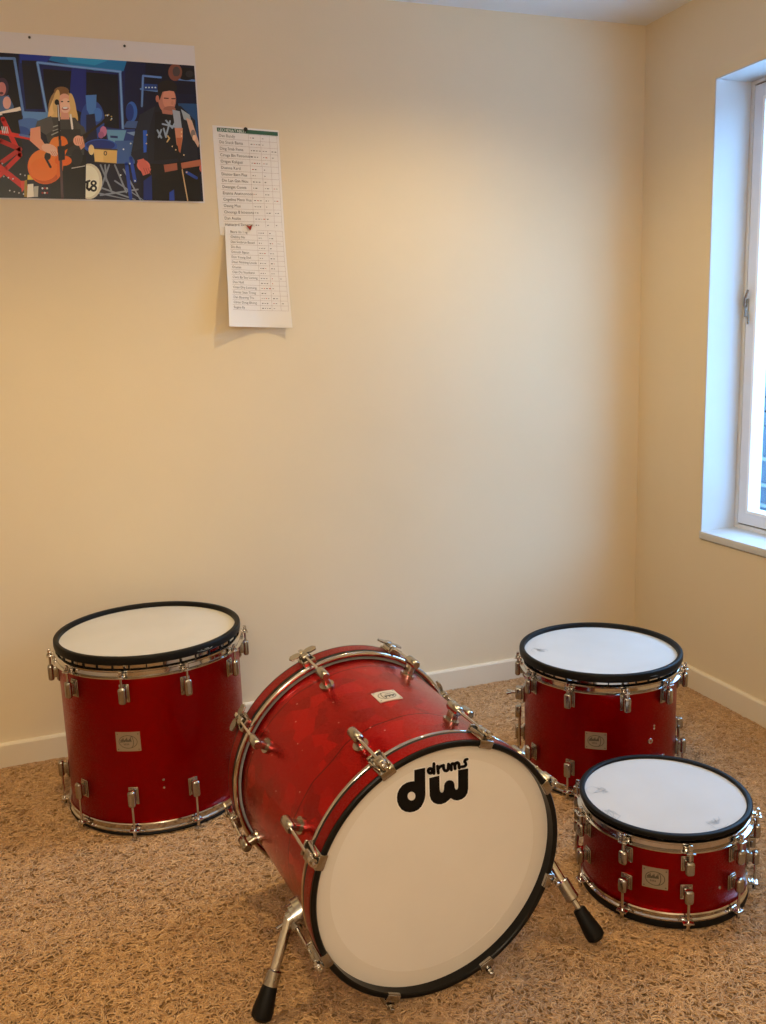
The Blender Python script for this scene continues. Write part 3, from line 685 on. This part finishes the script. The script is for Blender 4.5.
pg((150, 120, 40), 84, 560, 94, 556, 94, 616, 84, 616); pg((225, 220, 205), 96, 572, 116, 570, 118, 616, 94, 618); pg((200, 60, 40), 72, 560, 86, 560, 84, 590, 76, 600); pg((170, 170, 160), 118, 580, 134, 578, 132, 616, 118, 616); pg((230, 190, 60), 96, 540, 116, 536, 122, 556, 96, 556)
for k in range(10): el((190, 190, 200), 8 + (k * 37) % 90, 500 + (k * 53) % 110, 2.5, 2.5)
# singer with the orange guitar
pg((14, 13, 16), 176, 480, 300, 470, 298, 628, 176, 626); pg((10, 10, 12), 228, 520, 240, 520, 238, 628, 226, 628)
el((150, 120, 80), 214, 310, 46, 70); el((212, 178, 118), 196, 316, 26, 56, .3); el((206, 170, 104), 244, 318, 22, 54, -.35); el((120, 84, 52), 214, 248, 26, 16); el((226, 190, 130), 186, 300, 10, 40, .3)
pg((60, 60, 60), 170, 338, 262, 340, 300, 392, 292, 470, 180, 480, 160, 400); pg((78, 78, 76), 130, 352, 178, 334, 190, 380, 160, 400, 122, 376); pg((66, 66, 66), 258, 350, 292, 372, 300, 392, 280, 400); pg((44, 44, 46), 190, 380, 280, 380, 284, 470, 186, 470)
el((214, 160, 138), 224, 292, 26, 36); el((232, 186, 162), 228, 298, 18, 26); el((206, 172, 112), 196, 282, 11, 40, .15); el((208, 172, 110), 253, 296, 10, 42, -.2); el((170, 96, 90), 227, 308, 12, 6); el((250, 244, 240), 227, 306, 9, 3.5)
el((60, 40, 36), 216, 284, 4, 2.5); el((60, 40, 36), 238, 284, 4, 2.5); pg((208, 150, 130), 214, 322, 238, 324, 242, 346, 210, 346)
st((150, 156, 150), 4, 186, 372, 204, 366); st((150, 156, 150), 4, 180, 400, 210, 386); st((150, 156, 150), 3, 184, 386, 208, 378); st((228, 222, 214), 7, 246, 330, 252, 378)
el((222, 104, 30), 158, 510, 62, 62); el((226, 112, 36), 198, 452, 34, 52, .5); el((232, 122, 44), 150, 500, 50, 48); el((222, 100, 28), 220, 490, 30, 18); el((236, 130, 56), 190, 430, 16, 24, .4); el((198, 84, 20), 160, 548, 40, 22); el((228, 114, 38), 152, 520, 48, 40)
el((28, 18, 16), 166, 474, 11, 14); st((26, 18, 18), 8, 158, 478, 176, 512); st((40, 28, 26), 15, 208, 456, 300, 402); st((36, 28, 28), 9, 286, 410, 362, 352); pg((30, 24, 26), 354, 352, 372, 334, 388, 342, 366, 362)
for (x, y) in [(368, 332), (378, 330), (388, 336), (386, 348)]: el((190, 160, 90), x, y, 2.5, 2.5)
pg((220, 150, 120), 106, 378, 140, 370, 142, 412, 156, 432, 186, 446, 178, 464, 140, 452, 104, 420); el((232, 176, 150), 172, 448, 28, 16, .3); el((236, 184, 160), 186, 462, 16, 11, .5); pg((206, 140, 112), 262, 410, 288, 404, 296, 440, 282, 452); el((226, 168, 142), 272, 420, 17, 18)
for k in range(4): st((190, 120, 96), 2, 262 + 7 * k, 412, 266 + 7 * k, 432)
for k in range(3): st((190, 120, 96), 2, 176 + 7 * k, 456, 186 + 7 * k, 472)
el((34, 34, 38), 268, 478, 20, 30); st((180, 180, 180), 3, 250, 516, 296, 508)
st((30, 28, 34), 8, 203, 292, 208, 420); st((84, 62, 66), 9, 209, 420, 217, 620); el((24, 24, 28), 198, 286, 8, 10); st((220, 220, 224), 3, 202, 296, 206, 350); pg((28, 26, 30), 200, 440, 226, 438, 226, 486, 204, 490)
for k in range(6): el((150, 30, 30) if k % 2 else (200, 200, 200), 148 + 8 * (k % 3), 586 + 16 * (k // 3), 3.5, 3.5)
# bass player in black
pg((12, 12, 18), 530, 500, 690, 500, 700, 636, 526, 634); pg((26, 30, 44), 486, 330, 560, 296, 630, 300, 680, 350, 690, 500, 520, 520, 486, 470); pg((34, 40, 56), 486, 330, 540, 300, 520, 380, 512, 470, 470, 490, 456, 470, 470, 390); pg((28, 34, 52), 456, 460, 512, 440, 516, 490, 474, 500); pg((20, 22, 32), 540, 320, 620, 320, 640, 480, 536, 490)
pg((40, 90, 190), 498, 384, 512, 384, 510, 460, 500, 462)
el((28, 24, 26), 582, 236, 34, 26); pg((26, 24, 28), 548, 236, 560, 290, 556, 250); el((176, 116, 100), 582, 278, 31, 46); el((196, 134, 114), 588, 274, 22, 36); pg((30, 26, 28), 549, 228, 562, 214, 600, 212, 616, 232, 614, 250, 590, 246, 566, 250, 556, 280, 549, 262); el((176, 110, 94), 548, 274, 6, 12)
st((70, 40, 36), 4, 572, 272, 586, 273); st((70, 40, 36), 4, 598, 274, 610, 274); el((130, 72, 64), 594, 304, 12, 4); el((150, 96, 82), 590, 312, 22, 12); el((184, 122, 102), 600, 288, 5, 8); pg((170, 110, 94), 562, 310, 604, 318, 600, 330, 566, 326)
for a in [(548, 384, 562, 410), (562, 382, 552, 408), (570, 378, 578, 408), (578, 404, 592, 352), (578, 350, 600, 376), (600, 376, 612, 352), (566, 362, 608, 372)]: st((146, 164, 186), 6, *a)
st((210, 176, 110), 5, 584, 404, 590, 412, 582, 424)
pg((150, 160, 176), 600, 312, 626, 318, 634, 380, 610, 380); pg((196, 132, 104), 608, 376, 636, 376, 636, 410, 628, 462, 616, 440); pg((170, 96, 66), 614, 410, 634, 410, 628, 464, 618, 450); pg((150, 160, 170), 630, 310, 660, 330, 668, 356, 640, 346)
pg((196, 160, 142), 648, 340, 668, 350, 694, 430, 690, 444, 664, 400); el((120, 110, 110), 672, 396, 8, 14); el((216, 180, 150), 676, 410, 6, 10)
pg((20, 18, 22), 520, 500, 570, 502, 660, 488, 664, 510, 570, 536, 530, 560, 506, 586, 500, 560); pg((152, 88, 68), 570, 504, 616, 498, 618, 522, 574, 530); pg((164, 98, 74), 630, 498, 720, 486, 720, 508, 632, 518); pg((16, 16, 20), 540, 540, 640, 520, 650, 560, 550, 560)
el((206, 110, 96), 500, 508, 24, 20, .5); pg((198, 100, 88), 478, 488, 500, 482, 526, 520, 520, 534, 498, 542, 488, 520)
for k in range(3): st((150, 70, 64), 2, 500 + 8 * k, 516, 508 + 8 * k, 536)
st((40, 70, 160), 10, 650, 530, 684, 550); el((190, 100, 84), 706, 516, 12, 14)
for k in range(6): el((200, 170, 110), 524 - 2 * k, 556 + 6 * k, 2.5, 2)
st((190, 160, 120), 4, 634, 520, 654, 632); st((24, 24, 30), 7, 616, 440, 630, 520); pg((30, 60, 150), 590, 600, 606, 590, 608, 630, 590, 632); pg((20, 40, 110), 500, 560, 528, 540, 530, 630, 500, 630)
for (x, y) in [(612, 452), (600, 440), (632, 390), (632, 404), (640, 470), (650, 530), (512, 400), (510, 430)]: el((220, 190, 150), x, y, 2.5, 2.5)
o = art.build('printed_picture', amats or ['logo'], po, 0, False)

# ------------------------------------------------------------------ song lists
def sheet(name, label, corners, lift, rows, header, seed):
    """corners TL TR BL BR on the wall; lift(u, v): distance from the wall, v = 0 at the top"""
    TL, TR_, BL, BRc = [np.array(wallp(*c, 0.0))[[0, 2]] for c in corners]
    cx, cz = (TL[0] + TR_[0]) / 2, TL[1]
    r = empty(name, (cx, 0, cz)); tag(r, label, 'paper', 'song lists pinned to the wall')
    def S(u, v, w=0.0):
        p = (TL * (1 - u) + TR_ * u) * (1 - v) + (BL * (1 - u) + BRc * u) * v
        return Vector((p[0] - cx, -(lift(u, v) + w), p[1] - cz))
    b = MB(); nu, nv = 14, 20
    for w in (0, -.0003):
        b.add([S(i / nu, j / nv, w) for j in range(nv + 1) for i in range(nu + 1)], [(j * (nu + 1) + i, j * (nu + 1) + i + 1, (j + 1) * (nu + 1) + i + 1, (j + 1) * (nu + 1) + i) for j in range(nv) for i in range(nu)])
    sh = b.build('paper_sheet', 'paper', r, 60, False)
    ink = MB(); wd = np.linalg.norm(TR_ - TL); ht = np.linalg.norm(BL - TL)
    f = lambda x, y: S(x, y, .0007)
    def line(x0, y0, x1, y1, w, mi):
        n = max(1, int(abs(x1 - x0) * 10), int(abs(y1 - y0) * 10))
        for k in range(n):
            a = (x0 + (x1 - x0) * k / n, y0 + (y1 - y0) * k / n); c = (x0 + (x1 - x0) * (k + 1) / n, y0 + (y1 - y0) * (k + 1) / n)
            dx, dy = (0, w / ht / 2) if abs(x1 - x0) * wd > abs(y1 - y0) * ht else (w / wd / 2, 0)
            ink.add([f(a[0] - dx, a[1] - dy), f(c[0] - dx, c[1] - dy), f(c[0] + dx, c[1] + dy), f(a[0] + dx, a[1] + dy)], [(0, 1, 2, 3)], None, mi)
    rg = random.Random(seed); y0, y1, names = rows; n = len(names); dy = (y1 - y0) / n
    xa, xb = .07, .965
    for k in range(n + 1): line(xa if k else .53, y0 + dy * k, xb, y0 + dy * k, .0006, 1)
    for x in (.53, .71, .85, .965): line(x, y0, x, y1, .0006, 1)
    for k, nm in enumerate(names):
        text(ink, nm, f, .085, y0 + dy * (k + .72), dy * .66, wd, ht, 0)
        for c0, c1 in ((.555, .69), (.735, .83), (.87, .95)):
            q = rg.random()
            if c0 > .86 and q < .6: continue
            m = rg.randint(2, 4) if c0 < .6 else rg.randint(1, 2)
            x = c0; yq = y0 + dy * (k + .55)
            for _ in range(m):
                wq = rg.uniform(.012, .03); line(x, yq, x + wq, yq, rg.uniform(.0016, .0028), 2 if rg.random() < .22 else 0); x += wq + .018
    if header:
        ink.add([f(.065, .017), f(.985, .017), f(.985, .053), f(.065, .053)], [(0, 1, 2, 3)], None, 3)
        f2 = lambda x, y: S(x, y, .0010)
        text(ink, 'LECHENA/TABLET', f2, .085, .048, .036, wd, ht, 4)
    ink.build('printed_list', ['ink_grey', 'ink_rule', 'ink_red', 'ink_green', 'white'], sh, 0, False)
    return r
M['ink_grey'] = mat('grey_ink', (.16, .15, .15), .8); M['ink_rule'] = mat('pink_rule', (.40, .30, .29), .8); M['ink_red'] = mat('red_ink', (.50, .10, .07), .8); M['ink_green'] = mat('green_ink', (.035, .115, .07), .7)
def text(mb, s, f, u, v, size, wd, ht, mi):
    c = bpy.data.curves.new('lettering', 'FONT'); c.body = s; c.size = 1.0; c.resolution_u = 2
    o = bpy.data.objects.new('lettering', c); COL.objects.link(o)
    me = bpy.data.meshes.new_from_object(o.evaluated_get(bpy.context.evaluated_depsgraph_get()))
    k = size * ht * .92
    mb.add([f(u + q.co.x * k / wd, v - q.co.y * size) for q in me.vertices], [list(p.vertices) for p in me.polygons], None, mi)
    bpy.data.objects.remove(o); bpy.data.curves.remove(c); bpy.data.meshes.remove(me)
names1 = ['Dan Bandy', 'Dis Snack Bama', 'Ding Snab Fiena', 'Ciruga Bin Finnomom', 'Origan Kaligusi', 'Duanna Kard', 'Dionov Barn Pius', 'Din Lan Gan Nou', 'Dwanget Conna', 'Enanna Anannonoon', 'Cngelina Mann Voa', 'Oaung Mun', 'Chounga B Innasona', 'Dan Aoaba', 'Hattergrd Sionange', 'Dan Yard Suannond']
names2 = ['Baura Un 1 ng', 'Chabiny No', 'Dan Snobrun Bauad', 'Din Boa', 'Omruth Bgaun', 'Don Young Siad', 'Daun Noining Lnoda', 'Onusan', 'Clan Do Vnothann', 'Clant By Soy Lenong', 'Dan Noll', 'Onan Dry Lonnong', 'Dinnar Saan Trong', 'Dan Boaning Tru', 'Cliran Doug Bhong', 'Engina Ey']
sheet('song_list', 'upper sheet of the long song list, with a green heading strip, right of the poster', [(212.2, 125.2), (278.5, 130.5), (219.9, 235.4), (284.6, 236)], lambda u, v: .0006 + .0012 * v, (.058, .985, names1), True, 2)
sheet('song_list', 'lower sheet of the long song list, curling off the wall at its bottom corners', [(224.6, 226), (284, 228.5), (226.3, 326.8), (290.3, 328)], lambda u, v: .0036 + .024 * min(1, v * 1.6) * (1 - u) ** 1.3 + .026 * v ** 1.5 * (abs(2 * u - 1) ** 1.6) - .0002 * (1 - v), (.03, .83, names2), False, 9)
def pin(px, py, d, m, label, r=.0042):
    p = wallp(px, py, d); b = MB()
    A = Tr(*p) @ Matrix.Rotation(PI / 2, 4, 'X')
    b.lathe([(.0001, .0050), (r * .7, .0046), (r, .003), (r * .95, .0010), (r * .5, 0), (.0007, -.0004), (.0006, -d + .0005)], 14, A, closed=False)
    tag(b.build('push_pin', m), label, 'pin', 'pins in the wall')
pin(29.4, 37.6, .0035, 'pin_black', 'tiny dark pin in the poster border above the smiling singer', .0036)
pin(124.5, 46.2, .0035, 'pin_black', 'tiny dark pin in the poster border nearer its right corner', .0036)
pin(245.5, 129.5, .0050, 'pin_black', 'small black pin at the top of the green headed song list', .0062)
b = MB(); p = wallp(249.5, 227.5, .0065)
b.prism([(-.010, .006), (-.001, .003), (.008, .008), (.004, -.006), (.001, -.009), (-.003, -.003)], .004, Tr(*p) @ Matrix.Rotation(PI / 2, 4, 'X'))
tag(b.build('push_pin', 'pin_red', smooth=0), 'red pointed marker pin where the two song list sheets overlap', 'pin', 'pins in the wall')

# ------------------------------------------------------------------ light
def light(kind, name, loc, energy, col, **kw):
    l = bpy.data.lights.new(name, kind); l.energy = energy; l.color = col
    for k, v in kw.items(): setattr(l, k, v)
    o = bpy.data.objects.new(name, l); o.location = loc; COL.objects.link(o); return o
WARM = (1.0, .74, .33)
s = light('SPOT', 'ceiling_downlight', (-.92, -.80, 2.30), 36, WARM, spot_size=150 * D2R, spot_blend=.8, shadow_soft_size=.014)
light('SPOT', 'ceiling_downlight', (-2.08, -.85, 2.30), 62, WARM, spot_size=112 * D2R, spot_blend=1.0, shadow_soft_size=.05)
light('POINT', 'front_fill', (-2.3, -3.5, 1.75), 66, (1.0, .84, .61), shadow_soft_size=.22)  # added fill behind the camera, lifts the bass head and upper walls
w = bpy.data.worlds.new('sky'); SC.world = w; w.use_nodes = True
bg = w.node_tree.nodes['Background']; bg.inputs['Color'].default_value = (.27, .58, 1.0, 1); bg.inputs['Strength'].default_value = 11.5
pl = light('AREA', 'window_portal', (RX + .075, (WY0 + WY1) / 2, (WZ0 + WZ1) / 2), 1, (1, 1, 1), shape='RECTANGLE', size=1.0, size_y=1.47)
pl.rotation_euler = (0, PI / 2, 0); pl.data.cycles.is_portal = True
pl.rotation_euler = (PI / 2, 0, PI / 2)
SC.view_settings.view_transform = 'Standard'; SC.view_settings.look = 'None'; SC.view_settings.gamma = 1; SC.view_settings.use_curve_mapping = False
SC.view_settings.exposure = 0.0
SC.cycles.use_denoising = True
SC.cycles.max_bounces = 8; SC.cycles.diffuse_bounces = 5
